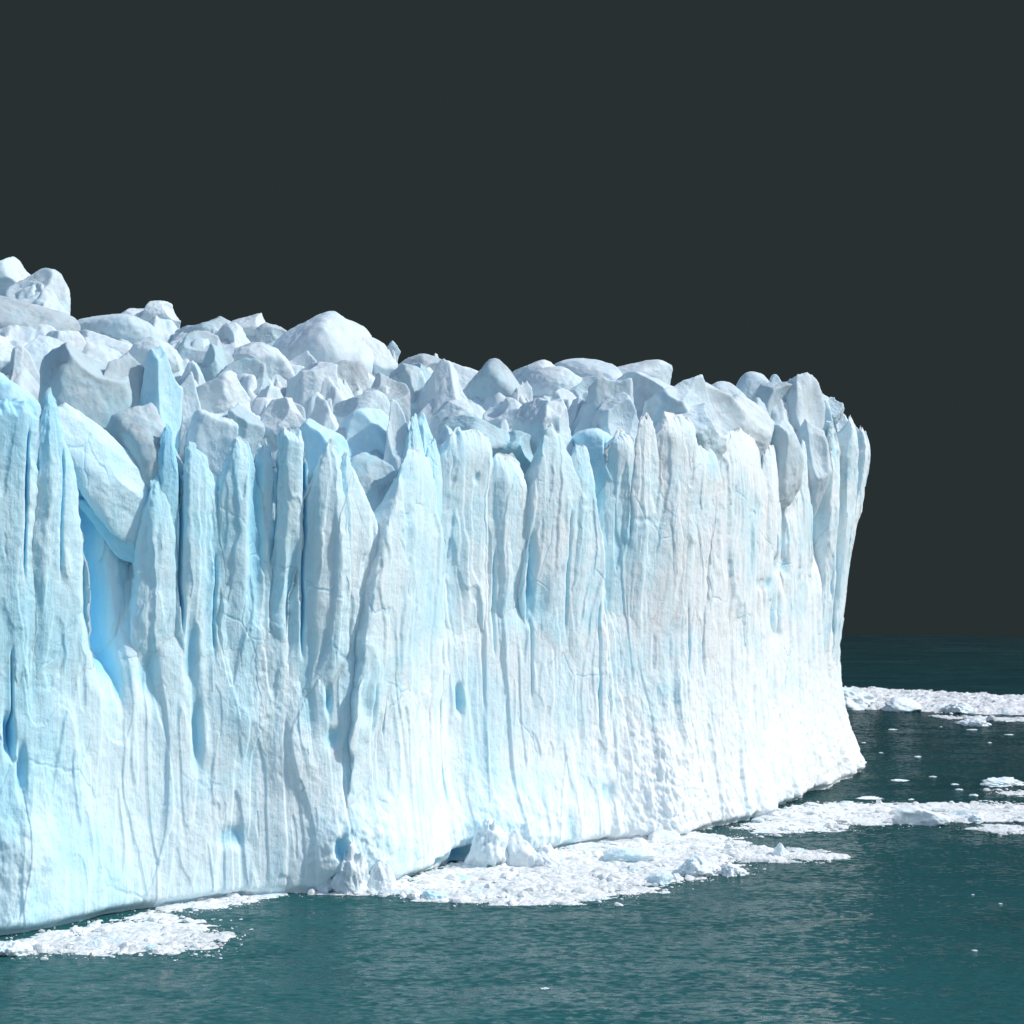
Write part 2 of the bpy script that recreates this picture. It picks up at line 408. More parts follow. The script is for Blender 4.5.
# the standing pillars: closed, many-sided columns with tapering tops, rooted in the front
def pillar(i, px, py, wl, wr, Lp, el_, er_, fw, turn, foot_py):
    el_, er_ = el_ * .8, er_ * .8
    if i in (7, 10, 13, 14, 16, 19, 20, 21, 22): el_, er_ = el_ * .55, er_ * .6
    if i in (4, 5, 8): er_ *= .7
    m = depth(px) / F
    ppm_ = cur(px + 2, ARC) / 4 - cur(px - 2, ARC) / 4
    ppm_ = min(ppm_, 0.30)
    r_ = np.random.default_rng(900 + i)
    turn = turn + r_.uniform(-.15, .15); foot_py = min(foot_py + r_.uniform(-40, 90), 835) if px < 845 else foot_py; fw = fw + r_.uniform(-.6, .6)
    nth, nz = 240, 210
    za, zb = zt(px, py), zt(px, foot_py)
    th = np.linspace(0, 2 * np.pi, nth, endpoint=False)
    ang = np.array([-math.pi / 2 + turn, -math.pi / 2 + turn + r_.uniform(.7, 1.0), -math.pi / 2 + turn - r_.uniform(.8, 1.1), 0.25 + r_.uniform(-.2, .2), math.pi - .2 + r_.uniform(-.2, .2), math.pi / 2, .9, 2.3])
    hh = np.array([0.72, 0.84, 0.82, .93, .93, .9, .95, .95])
    rr = ((np.clip(np.cos(th[:, None] - ang[None]), 0, None) / hh) ** 16).sum(1) ** (-1 / 16)
    ca, cb = np.cos(th) * rr, -np.sin(th) * rr                        # along the wall, outwards
    q = np.linspace(0, 1, nz) ** 1.35
    zz = za - q * (za - zb)
    Lm = Lp * m
    g = np.clip((za - zz) / Lm + 0.012 * (zz < za), 0, 1)
    A, Z_ = np.meshgrid(ca, zz, indexing='ij'); B_, G = np.meshgrid(cb, g, indexing='ij')
    low = (za - Z_) / (za - zb)
    W = np.where(A < 0, wl * G ** el_, wr * G ** er_) * ppm_ * (1.06 + 0.8 * np.clip((low - .06) * 1.8, 0, 1) * (0.6 + 0.8 * r_.random()) * (1 if wl < 30 else .5))
    Tk = (3.0 + 0.10 * (wl + wr) * ppm_) * (0.25 + 0.75 * np.clip(G * 1.2, 0, 1) ** .6) * np.clip((za - Z_) / (0.35 * Lm + .3), 0, 1) ** .5
    al = A * W
    arc0 = float(cur(px, ARC))
    tl = relief(al + arc0, Z_, 0.0, .4) * .8 * np.clip((za - Z_) / 8.0, 0.1, 1)
    hl_ = Z_ / zt(px, np.interp(px, LIPX, [p[1] for p in LIP]))
    front = 1.2 * (1 - sstep(0.0, 0.35, hl_)) + fw * 0.55 + 0.5 - (2.2 + fw * 0.55) * low ** 1.5 - 1.6 * (1 - G) ** 2
    out = front + np.where(B_ > 0, (B_ - cb.max()) * (1.3 + .05 * (wl + wr) * ppm_), -cb.max() * (1.3 + .05 * (wl + wr) * ppm_) + B_ * Tk * 1.3) * np.clip(.25 + G, 0, 1) + tl * (B_ > -0.5)
    # edges wander a little
    al = al * (1 + 0.10 * fbm(Z_ * 0.18, B_ * 1.5 + A, i * 3.7, 3)) + 1.1 * fbm(Z_ * 0.06, 0 * Z_, i * 5.5, 2) * np.clip(low * 3, 0, 1) + 0.18 * fbm(Z_ * 0.6, B_ * 2.0 + A, i * 2.2, 3)
    rag = np.exp(-(za - Z_) / 3.5)
    Z_ = Z_ + rag * (0.9 * fbm(al * 0.7, B_ * 1.2, i * 4.4, 3) - 0.2)
    al = al + rag * 0.35 * fbm(Z_ * .8, B_, i * 8.8, 2)
    pl = px + al / ppm_
    bx = 0 * Z_
    fr_ = B_ > 0
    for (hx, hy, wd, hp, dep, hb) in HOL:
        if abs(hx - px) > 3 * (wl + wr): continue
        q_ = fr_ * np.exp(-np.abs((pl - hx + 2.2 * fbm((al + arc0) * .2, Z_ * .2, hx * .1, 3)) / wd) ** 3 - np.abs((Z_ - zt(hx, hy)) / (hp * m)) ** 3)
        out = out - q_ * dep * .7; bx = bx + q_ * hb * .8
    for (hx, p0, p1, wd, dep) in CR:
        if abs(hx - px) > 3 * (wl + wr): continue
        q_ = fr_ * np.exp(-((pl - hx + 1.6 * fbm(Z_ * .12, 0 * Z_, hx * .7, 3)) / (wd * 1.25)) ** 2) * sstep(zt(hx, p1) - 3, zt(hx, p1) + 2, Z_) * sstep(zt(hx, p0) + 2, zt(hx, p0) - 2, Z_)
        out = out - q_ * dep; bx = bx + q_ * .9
    X = cur(px, PX) + cur(px, NX) * out - cur(px, NY) * al
    Y = cur(px, PY) + cur(px, NY) * out + cur(px, NX) * al
    V = np.stack([X, Y, Z_], -1).reshape(-1, 3)
    idx = np.arange(nth * nz).reshape(nth, nz); nx = np.roll(idx, -1, 0)
    fc = np.stack([idx[:, :-1], nx[:, :-1], nx[:, 1:], idx[:, 1:]], -1).reshape(-1, 4)
    bl = 0.54 * sstep(640, -60, px) + 0.25 * sstep(0.3, .0, low) * (px < 620)
    if px in (425, 440, 172, 624): bl = bl + .3
    if px == 112: bl = .85
    if px > 820: bl = bl + .35 * sstep(0.2, .8, low)
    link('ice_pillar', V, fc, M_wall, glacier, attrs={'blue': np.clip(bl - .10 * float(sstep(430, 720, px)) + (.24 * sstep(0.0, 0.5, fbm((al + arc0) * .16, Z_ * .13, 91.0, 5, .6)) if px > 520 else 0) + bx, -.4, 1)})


for i, p in enumerate(PIL): pillar(i, *p)


# ------------------------------------------------------------------ rock shapes
def rock(seed, sub=5, planes=12, sharp=14, taper=0.0, lean=(0, 0), power=1.0, rough=0.10, rid=0.0, asp=1.0, freq=1.6, scoops=0):
    r_ = np.random.default_rng(seed)
    d, f = ico(sub)
    nn = r_.normal(size=(planes, 3)); nn /= np.linalg.norm(nn, axis=1)[:, None]
    hh = r_.uniform(0.62, 1.0, planes)
    q = (np.clip(d @ nn.T, 0, None) / hh) ** sharp
    rr = (q.sum(1) + (1 / 1.12) ** sharp) ** (-1 / sharp)
    for k_ in range(scoops):
        sd0 = r_.normal(size=3); sd0[2] = abs(sd0[2]) * 0.6 + 0.05; sd0 /= np.linalg.norm(sd0)
        kk = r_.uniform(1.4, 3.0); R = kk - r_.uniform(0.48, 0.74)
        ct_ = d @ sd0
        disc = R * R - kk * kk * (1 - ct_ ** 2)
        cut = np.where((disc > 0) & (ct_ > 0), kk * ct_ - np.sqrt(np.clip(disc, 0, None)), 9.0)
        rr = -smax(-rr, -np.minimum(cut, 3.0), 0.03)
    v = d * rr[:, None] * (1, 1, asp)
    o = r_.uniform(-50, 50, 3)
    dn = fbm(v[:, 0] * freq + o[0], v[:, 1] * freq + o[1], v[:, 2] * freq + o[2], 5, 0.52)
    v = v * (1 + rough * dn)[:, None]
    if rid:
        v = v * (1 + rid * (ridged(v[:, 0] * 1.5 + o[1], v[:, 1] * 1.5 + o[2], v[:, 2] * 1.5 + o[0], 4) - 0.9))[:, None]
    h = np.clip((v[:, 2] / asp + 1) / 2, 0, 1.1)
    k = 1 - taper * np.clip(h, 0, 1) ** power
    v[:, 0] = v[:, 0] * k + lean[0] * h ** 2
    v[:, 1] = v[:, 1] * k + lean[1] * h ** 2
    return v, f


def fit(v, w, dp, ztop, zbot, cx, cy, rot=0.0):
    c, s = math.cos(rot), math.sin(rot)
    v = v.copy()
    x = v[:, 0] * c - v[:, 1] * s; y = v[:, 0] * s + v[:, 1] * c
    v[:, 0] = (x - (x.max() + x.min()) / 2) / (x.max() - x.min()) * w + cx
    v[:, 1] = (y - (y.max() + y.min()) / 2) / (y.max() - y.min()) * dp + cy
    v[:, 2] = (v[:, 2] - v[:, 2].min()) / (v[:, 2].max() - v[:, 2].min()) * (ztop - zbot) + zbot
    return v


def serac(px, pt, pb, w, rank, kind='dome', mat=None, seed=0, blue=0.0, label=None):
    rank = max(rank, 6.5)
    Y = depth(px) + rank
    m = Y / F
    K = dict(mound=dict(planes=14, sharp=9, rough=0.035, rid=0.015, scoops=1), dome=dict(planes=12, sharp=18, rough=0.04, rid=0.015, scoops=2),
             block=dict(planes=10, sharp=42, rough=0.035, rid=0.02, scoops=3), fin=dict(planes=9, sharp=36, taper=0.55, power=1.1, rough=0.04, rid=0.015, scoops=4),
             cone=dict(planes=9, sharp=36, taper=0.5, power=1.0, rough=0.045, rid=0.025, scoops=4), lump=dict(planes=16, sharp=30, rough=0.045, rid=0.025, freq=2.2, scoops=6))[kind]
    zt_ = CAMZ + (HY - pt) / F * Y; zb_ = CAMZ + (HY - pb) / F * Y
    H = zt_ - zb_
    r_ = np.random.default_rng(seed + 5)
    wide = 1.25 if kind in ('block', 'dome', 'lump') else 1.1
    if w > 60: wide = 1.05
    v, f = rock(seed, sub=6, asp=1.0, **K)
    # tip the crag over a little so that its faces lie at odd angles
    ax, ay = (r_.uniform(-.5, .5), r_.uniform(-.35, .35)) if kind in ('block', 'dome', 'lump') else (0, 0)
    y = v[:, 1] * math.cos(ax) - v[:, 2] * math.sin(ax); z_ = v[:, 1] * math.sin(ax) + v[:, 2] * math.cos(ax)
    x = v[:, 0] * math.cos(ay) + z_ * math.sin(ay); z_ = -v[:, 0] * math.sin(ay) + z_ * math.cos(ay)
    v = np.stack([x, y, z_], -1)
    v = fit(v, w * m * wide, w * m * wide, zt_, zt_ - H * (1.5 if kind != 'fin' else 1.9), (px - CX) / F * Y, Y, r_.uniform(0, 6.28) if kind != 'fin' else r_.uniform(-.4, .4))
    # crumbling detail at true scale
    nrm = fbm(v[:, 0] * .9, v[:, 1] * .9, v[:, 2] * .9, 4, .6)
    v = v + (v - v.mean(0)) / np.linalg.norm(v - v.mean(0), axis=1)[:, None] * (0.07 * nrm)[:, None]
    o = link('serac', v, f, mat or M_serac, glacier, attrs={'blue': np.full(len(v), blue)})
    if label: o['label'] = label
    return o


S, Dm, Bm = M_serac, M_dirty, M_blue
SER = [  # px, top, bottom, width, metres back, kind, material, blue
    # skyline and far ranks
    (6, 256, 300, 46, 95, 'block', S, 0), (38, 268, 312, 58, 86, 'mound', S, 0), (34, 297, 345, 95, 70, 'mound', Dm, 0), (112, 312, 352, 96, 70, 'mound', S, .1), (160, 301, 326, 34, 92, 'block', S, 0),
    (134, 309, 330, 40, 96, 'dome', S, 0), (206, 317, 345, 66, 85, 'block', Dm, 0), (250, 311, 345, 48, 88, 'dome', S, 0), (198, 330, 362, 54, 66, 'block', Dm, 0), (232, 322, 362, 50, 68, 'cone', S, .15),
    (275, 324, 350, 40, 84, 'block', Dm, 0), (323, 310, 392, 102, 76, 'mound', S, .05), (372, 336, 372, 42, 74, 'dome', S, 0), (392, 341, 362, 14, 80, 'block', S, .2),
    (420, 354, 388, 52, 70, 'block', Dm, 0), (437, 353, 376, 26, 66, 'fin', S, 0), (404, 364, 404, 40, 52, 'block', Dm, .1), (418, 362, 386, 26, 50, 'block', Dm, .1),
    (447, 360, 430, 66, 40, 'cone', S, 0), (496, 359, 416, 74, 56, 'mound', Dm, 0), (462, 363, 392, 52, 84, 'dome', S, 0), (532, 361, 388, 44, 78, 'dome', S, 0), (556, 366, 400, 56, 66, 'dome', S, 0),
    (588, 358, 392, 74, 84, 'mound', S, 0), (628, 362, 398, 84, 88, 'mound', S, 0), (585, 376, 402, 36, 60, 'dome', Dm, 0),
    # left middle
    (6, 330, 392, 56, 34, 'lump', S, 0), (46, 336, 396, 60, 30, 'dome', S, .1), (20, 345, 400, 40, 26, 'cone', S, 0), (84, 344, 432, 92, 14, 'dome', Dm, .15), (122, 352, 440, 64, 12, 'block', Dm, .1),
    (148, 402, 500, 78, 5, 'dome', Dm, .1), (160, 346, 440, 36, 9, 'block', Bm, .5), (184, 372, 450, 44, 14, 'block', S, .15), (4, 371, 430, 60, 3, 'dome', Bm, .5), (60, 330, 366, 44, 44, 'block', S, 0),
    (98, 330, 362, 60, 46, 'block', S, .1), (152, 335, 372, 46, 40, 'block', S, .05), (218, 344, 402, 40, 34, 'dome', Dm, .1), (262, 342, 392, 54, 48, 'block', S, .1), (246, 358, 408, 48, 30, 'block', Dm, .2), (300, 350, 402, 52, 50, 'block', S, 0),
    (222, 372, 416, 48, 16, 'lump', S, 0), (194, 360, 410, 34, 26, 'cone', S, .1), (240, 402, 450, 40, 7, 'block', Dm, .3), (214, 410, 480, 44, 4, 'block', S, .35), (282, 398, 442, 46, 12, 'lump', S, 0), (268, 385, 425, 36, 22, 'block', S, .1),
    # centre
    (318, 360, 412, 62, 40, 'block', S, .05), (346, 362, 402, 46, 50, 'dome', Dm, 0), (292, 400, 440, 30, 14, 'dome', S, .1), (322, 396, 440, 32, 18, 'lump', S, 0), (362, 390, 430, 46, 28, 'dome', S, .2), (384, 372, 420, 44, 38, 'block', Dm, .1),
    (395, 399, 500, 50, 7, 'fin', S, .2), (322, 418, 470, 44, 6, 'block', Bm, .5), (362, 408, 470, 56, 12, 'block', Bm, .3), (372, 448, 540, 50, 3.5, 'block', Dm, .3), (424, 412, 480, 30, 6, 'fin', Bm, .45),
    (452, 398, 430, 36, 20, 'block', S, 0), (474, 414, 446, 58, 10, 'dome', Dm, .15), (446, 424, 460, 34, 8, 'cone', S, .1), (506, 398, 432, 38, 26, 'block', S, .1), (518, 380, 412, 30, 44, 'cone', S, .1), (544, 398, 452, 62, 11, 'lump', S, .1),
    (562, 388, 424, 40, 30, 'block', S, 0), (512, 430, 462, 40, 7, 'block', Dm, .3), (576, 396, 440, 34, 22, 'cone', S, .1), (530, 420, 450, 24, 12, 'block', S, .2), (494, 424, 456, 26, 9, 'lump', S, .1),
    # right
    (602, 380, 446, 62, 18, 'block', S, .1), (616, 392, 436, 40, 12, 'block', S, 0), (592, 428, 480, 46, 4, 'dome', Bm, .4), (646, 372, 430, 56, 26, 'block', S, .05), (676, 376, 440, 84, 12, 'lump', S, .05), (706, 380, 440, 76, 14, 'dome', S, 0), (690, 402, 450, 60, 4, 'lump', S, .1),
    (716, 380, 420, 50, 34, 'dome', S, 0), (752, 372, 412, 48, 36, 'mound', S, .1), (774, 382, 430, 54, 26, 'block', Dm, .1), (742, 394, 450, 70, 10, 'dome', S, 0), (762, 398, 450, 34, 14, 'cone', S, .1), (772, 420, 480, 50, 5, 'dome', S, 0),
    (796, 373, 460, 48, 16, 'lump', S, .1), (778, 374, 430, 26, 24, 'dome', S, .1), (814, 392, 460, 40, 12, 'lump', S, .15), (830, 397, 416, 26, 10, 'cone', S, .05), (806, 420, 490, 40, 4, 'lump', S, .1), (842, 408, 470, 26, 9, 'lump', S, .2), (853, 419, 480, 20, 7, 'lump', S, .2)]
# the broken ice field the seracs stand in: aprons and ridges between them, one fused surface
res = 0.24
fx = np.arange(-85, 84, res); fy = np.arange(150, 400, res * 1.15)
FX, FY = np.meshgrid(fx, fy, indexing='ij')
FPX = FX / FY * F + CX
ydep = np.interp(np.clip(FPX, -190, 850), TF, PY)
RK = FY - ydep                                                        # metres behind the front
fl = np.interp(FPX, LIPX, [p[1] for p in LIP]); fs = np.interp(FPX, SKYX, [p[1] for p in SKY])
row = fl + (fs + 6 - fl) * sstep(-5, 85, RK)
yy = np.minimum(FY, ydep + 85)
H = CAMZ + (HY - row) / F * yy - 1.5 - np.clip(RK - 90, 0, None) * 0.15 - np.clip(11 - RK, 0, None) * 4.0
H += (ridged(FX * 0.11, FY * 0.11, 5.5, 4) - 0.9) * 1.3
wx = fbm(FX * 0.16, FY * 0.16, 70.1, 4); wy = fbm(FX * 0.16, FY * 0.16, 80.7, 4); wf = fbm(FX * 0.6, FY * 0.6, 60.2, 3)
for i, (px, pt, pb, w, rk, kd, mt, bl) in enumerate(SER):
    r_ = np.random.default_rng(500 + i * 7)
    rk = max(rk, 5.5)
    Y = depth(px) + rk; m = Y / F
    hh_ = (pb - pt) * m; R = 0.72 * w * m; zt_ = CAMZ + (HY - pt) / F * Y - 0.30 * hh_; hh_ *= 0.85
    cx, cy_ = (px - CX) / F * Y, Y
    sel = np.where((np.abs(fx - cx) < 4 * R + 4))[0]; sel2 = np.where((np.abs(fy - cy_) < 5 * R + 4))[0]
    a0, a1, b0, b1 = sel[0], sel[-1] + 1, sel2[0], sel2[-1] + 1
    sl = (slice(a0, a1), slice(b0, b1))
    amp_ = R * 0.16
    u = (FX[sl] - cx + amp_ * wx[sl] + 0.25 * wf[sl]) / R; v = (FY[sl] - cy_ + amp_ * wy[sl]) / (R * 1.15)
    nf = dict(mound=7, dome=6, block=5, fin=5, cone=5, lump=6)[kd]
    a_ = np.sort((np.arange(nf) + r_.uniform(-.33, .33, nf)) * 2 * np.pi / nf + r_.uniform(0, 6.28))
    hk = r_.uniform(.75, 1.15, nf)
    if kd == 'fin': hk = np.where(np.abs(np.cos(a_)) > .6, .62, 1.3)
    pn = dict(mound=4, dome=9, block=22, fin=22, cone=18, lump=12)[kd]
    q = ((np.clip(u[..., None] * np.cos(a_) + v[..., None] * np.sin(a_), 0, None) / hk) ** pn).sum(-1) ** (1 / pn)
    if kd in ('mound', 'dome'):
        e_ = 2.2 if kd == 'mound' else 1.75
        drop = np.where(q < 1, q ** e_, 1 + e_ * (q - 1) * .9)
    elif kd == 'block':
        drop = np.clip(q - 0.38, 0, None) / 0.62
        drop = drop * (0.9 + 0.25 * drop) + 0.10 * q
    elif kd == 'lump':
        drop = q ** 1.3 + 0.16 * wf[sl] - 0.05
    else:
        drop = q * (0.75 + .25 * q)
    h = zt_ - hh_ * drop
    tx, ty = r_.uniform(-.22, .22), r_.uniform(.0, .18)               # each crag leans a little
    tl_ = hh_ * (tx * u + ty * v) * (1 if kd != 'fin' else .4)
    h = h + np.minimum(tl_, 0) + 0.3 * np.maximum(tl_, 0) * (q > .4)
    if kd == 'block' or kd == 'dome':                                 # a slab has broken off one side
        for _ in range(2):
            an = r_.uniform(0, 6.28); off = r_.uniform(.25, .6)
            cutd = (u * math.cos(an) + v * math.sin(an)) - off + 0.12 * wf[sl]
            h = h - hh_ * 0.22 * sstep(0, .10, cutd) - hh_ * .1 * np.clip(cutd, 0, 1)
    h = h - np.clip(11 - RK[sl], 0, None) * 4.0
    H[sl] = smax(H[sl], h, 0.35)
H += 0.16 * (ridged(FX * 0.5, FY * 0.5, H * 0.25, 4) - 0.9) + 0.10 * fbm(FX * 1.3, FY * 1.3, H * 0.8, 3)
# crevasses between the crags
crv = np.abs(fbm(FX * 0.05 + 0.03 * FY, FY * 0.11, 33.3, 4))
H -= 2.6 * np.exp(-(crv / 0.035) ** 2) * sstep(6, 12, RK)
V_ = np.stack([FX, FY, H], -1).reshape(-1, 3)
Q_ = grid_faces(len(fx), len(fy))
inside = (RK > np.where((FPX > 75) & (FPX < 145), 15, 9.5)) & (RK < 120) & (FPX > -60) & (H > 30) & (FPX < np.where(RK > 30, 770, 822))
ok = inside.reshape(-1)[Q_].all(1)
us, inv = np.unique(Q_[ok], return_inverse=True)
link('ice_field', V_[us], inv.reshape(-1, 4), M_serac, glacier, attrs={'blue': np.full(len(us), .08)})
for i, (px, pt, pb, w, rk, kd, mt, bl) in enumerate(SER):
    serac(px, pt, pb, w, rk, kd, mt, seed=100 + i * 7, blue=bl, label='grey dirt-streaked ice serac' if mt is Dm else 'clear blue ice serac' if mt is Bm else None)


def slant(px0, py0, px1, py1, wpx, thick_m, back, mat, blue, seed):
    """a blade of ice leaning across the front from one point to the other"""
    Y = depth((px0 + px1) / 2) + back; m = Y / F
    ln = math.hypot(px1 - px0, py1 - py0) * m
    v, f = rock(seed, sub=6, planes=9, sharp=24, taper=0.25, rough=0.05, rid=0.03, asp=1.8, scoops=2)
    v = fit(v, wpx * m, thick_m, ln / 2, -ln / 2, 0, 0, 0.0)
    a = math.atan2(px0 - px1, py1 - py0)                              # tilt of its upper end
    x = v[:, 0] * math.cos(a) + v[:, 2] * math.sin(a); z_ = -v[:, 0] * math.sin(a) + v[:, 2] * math.cos(a)
    c = at((px0 + px1) / 2, (py0 + py1) / 2, Y)
    link('ice_blade', np.stack([x + c[0], v[:, 1] + 0.55 * x + c[1], z_ + c[2]], -1), f, mat, glacier, attrs={'blue': np.full(len(v), blue)})


slant(62, 410, 160, 548, 62, 4.5, 3.8, M_wall, 0.40, 41)
slant(84, 500, 146, 566, 30, 3.0, 4.4, M_wall, 0.7, 45)


# ------------------------------------------------------------------ rubble blocks, floes and brash
def block(px, py, w, h, kind, label, group, seed, mat=None, blue=0.1, thick=0.9, cat='ice block', name='ice_block', sink=0.4):
    """px, py: middle of its water line; w, h in pixels"""
    x, Y = on_water(px, py); m = Y / F
    K = dict(block=dict(planes=12, sharp=22, taper=0.2, rough=0.10, rid=0.08), lump=dict(planes=14, sharp=12, taper=0.3, rough=0.22, rid=0.16, freq=2.6), spike=dict(planes=10, sharp=20, taper=0.8, rough=0.12, rid=0.1),
             floe=dict(planes=12, sharp=10, taper=0.25, rough=0.20, rid=0.22, freq=2.8))[kind]
    v, f = rock(seed, sub=5, **K)
    r_ = np.random.default_rng(seed)
    v = fit(v, w * m, w * m * thick, h * m, -sink * h * m - 0.2, x, Y + w * m * thick * 0.22, r_.uniform(0, 6.28) if thick > .6 else 0.0)
    base = np.array([x, Y, 0.0])
    o = link(name, v - base, f, mat or M_floe, attrs={'blue': np.full(len(v), blue)})
    o.location = base
    return tag(o, label, cat, group)


RUB = 'ice blocks fallen at the glacier foot'
block(322, 892, 26, 38, 'lump', 'white rounded ice block beside the small dark opening at the cliff foot', RUB, 11)
block(350, 893, 40, 56, 'lump', 'tall white lumpy ice block at the cliff foot right of the small dark opening', RUB, 12)
block(381, 890, 30, 30, 'block', 'pale ice block leaning on the cliff foot beside the central brash ice edge', RUB, 13)
block(486, 868, 50, 48, 'lump', 'big white lumpy ice block just right of the dark blue cave at the waterline', RUB, 14)
block(520, 867, 38, 36, 'block', 'squarish ice block between two lumpy blocks behind the central brash ice', RUB, 15)
block(546, 867, 38, 24, 'lump', 'low white lumpy ice block at the right end of the central rubble heap', RUB, 16)
IB = 'ice blocks set in the brash ice'
block(436, 899, 36, 8, 'lump', 'low blue-grey ice hummock near the front edge of the central brash ice', IB, 21, M_blue, .3)
block(462, 881, 22, 6, 'block', 'small pale blue ice slab in the central brash ice below the waterline cave', IB, 22, M_blue, .3)
block(632, 862, 56, 14, 'block', 'broad smooth pale ice block lying in the brash ice right of centre', IB, 23, blue=.2)
block(700, 876, 44, 20, 'lump', 'white heap of broken ice at the right corner of the central brash ice', IB, 24, blue=0)
block(735, 875, 30, 12, 'lump', 'small white crumbly ice lump at the very tip of the central brash ice', IB, 25, blue=0)
block(660, 884, 30, 11, 'block', 'pale blue tilted ice block at the front edge of the brash ice right of centre', IB, 26, blue=.35)
block(664, 842, 34, 10, 'block', 'flat white ice slab close under the cliff beside a dark water gap', IB, 27, blue=.1)
block(780, 857, 16, 14, 'spike', 'small pointed ice spike standing on the narrow tongue of brash ice', IB, 28, blue=0, sink=.2)
block(926, 824, 52, 17, 'block', 'large white wedge shaped ice block on the right hand brash band', IB, 29, blue=.0)
block(976, 822, 24, 8, 'lump', 'low white ice lump on the right brash band beside the large wedge', IB, 30, blue=.1)
block(790, 831, 22, 5, 'lump', 'little white ice hummock at the left end of the right brash band', IB, 31, blue=.0)
block(96, 949, 26, 8, 'block', 'pale bluish ice slab in the middle of the left brash ice', IB, 32, blue=.3)
block(10, 955, 40, 13, 'lump', 'smooth bluish white ice hummock at the left picture edge', IB, 33, blue=.2)
block(152, 950, 14, 5, 'block', 'small blue ice lump near the right end of the left brash ice', IB, 34, M_blue, .3)
block(850, 709, 60, 21, 'lump', 'tall pale blue ice hummock at the near end of the far ice floe', IB, 35, blue=.2)
block(905, 711, 44, 13, 'block', 'white ice slab lying along the far ice floe', IB, 36, blue=.0)
block(960, 713, 34, 10, 'lump', 'small pale hummock on the far ice floe near the right edge', IB, 37, blue=.2)

FL = 'small ice floes drifting on the open water'
FLO = [(894, 730, 12, 2, 'thin white floe just below the far ice floe near the cliff edge'),
       (974, 726, 36, 7, 'white humped floe below the far ice floe, largest of the far floes'), (972, 730, 14, 2, 'thin sliver of ice right under the humped far floe'),
       (990, 743, 6, 3, 'tiny white floe alone below the humped far floe'), (1010, 735, 12, 2, 'flat small floe at the right edge right of the humped far floe'), (941, 727, 4, 2, 'speck of ice left of the humped far floe'),
       (881, 753, 8, 2, 'tiny flat floe in the dark water beside the glacier tip'), (917, 757, 12, 2, 'faint flat floe in dark water midway between tip and right edge'), (864, 743, 5, 2, 'speck of ice touching the flank of the glacier tip'),
       (901, 781, 22, 3, 'long thin white floe right of the glacier tip'), (934, 777, 12, 3, 'small white floe to the right of the long thin one'), (956, 785, 10, 3, 'small flat floe left of the broad right floe'),
       (960, 790, 10, 4, 'small bright floe just above the right brash band'), (974, 796, 11, 6, 'small lumpy floe beside the foamy streaks at right'), (1006, 786, 50, 7, 'broad smooth white floe cut by the right picture edge'),
       (870, 799, 30, 3, 'thin pale floe lying along the top edge of the right brash band'), (912, 800, 8, 3, 'tiny floe just above the right brash band left of the wedge block'), (986, 801, 7, 2, 'tiny floe under the foamy streaks at right'),
       (975, 951, 8, 3, 'lone tiny white floe low down in the right foreground water'), (1001, 904, 7, 2, 'tiny white floe at right in the open foreground water'), (545, 989, 12, 3, 'tiny white floe in the foreground water below the central brash ice'),
       (973, 895, 4, 2, 'faint speck of ice in the right foreground above the lone floe')]
for i, (px, py, w, h, lb) in enumerate(FLO):
    block(px, py, w, h if w > 30 else 0.36 * h, 'floe', lb, FL, 300 + i * 3, blue=.08, thick=.8 if w < 60 else .3, cat='ice floe', name='ice_floe', sink=.5)


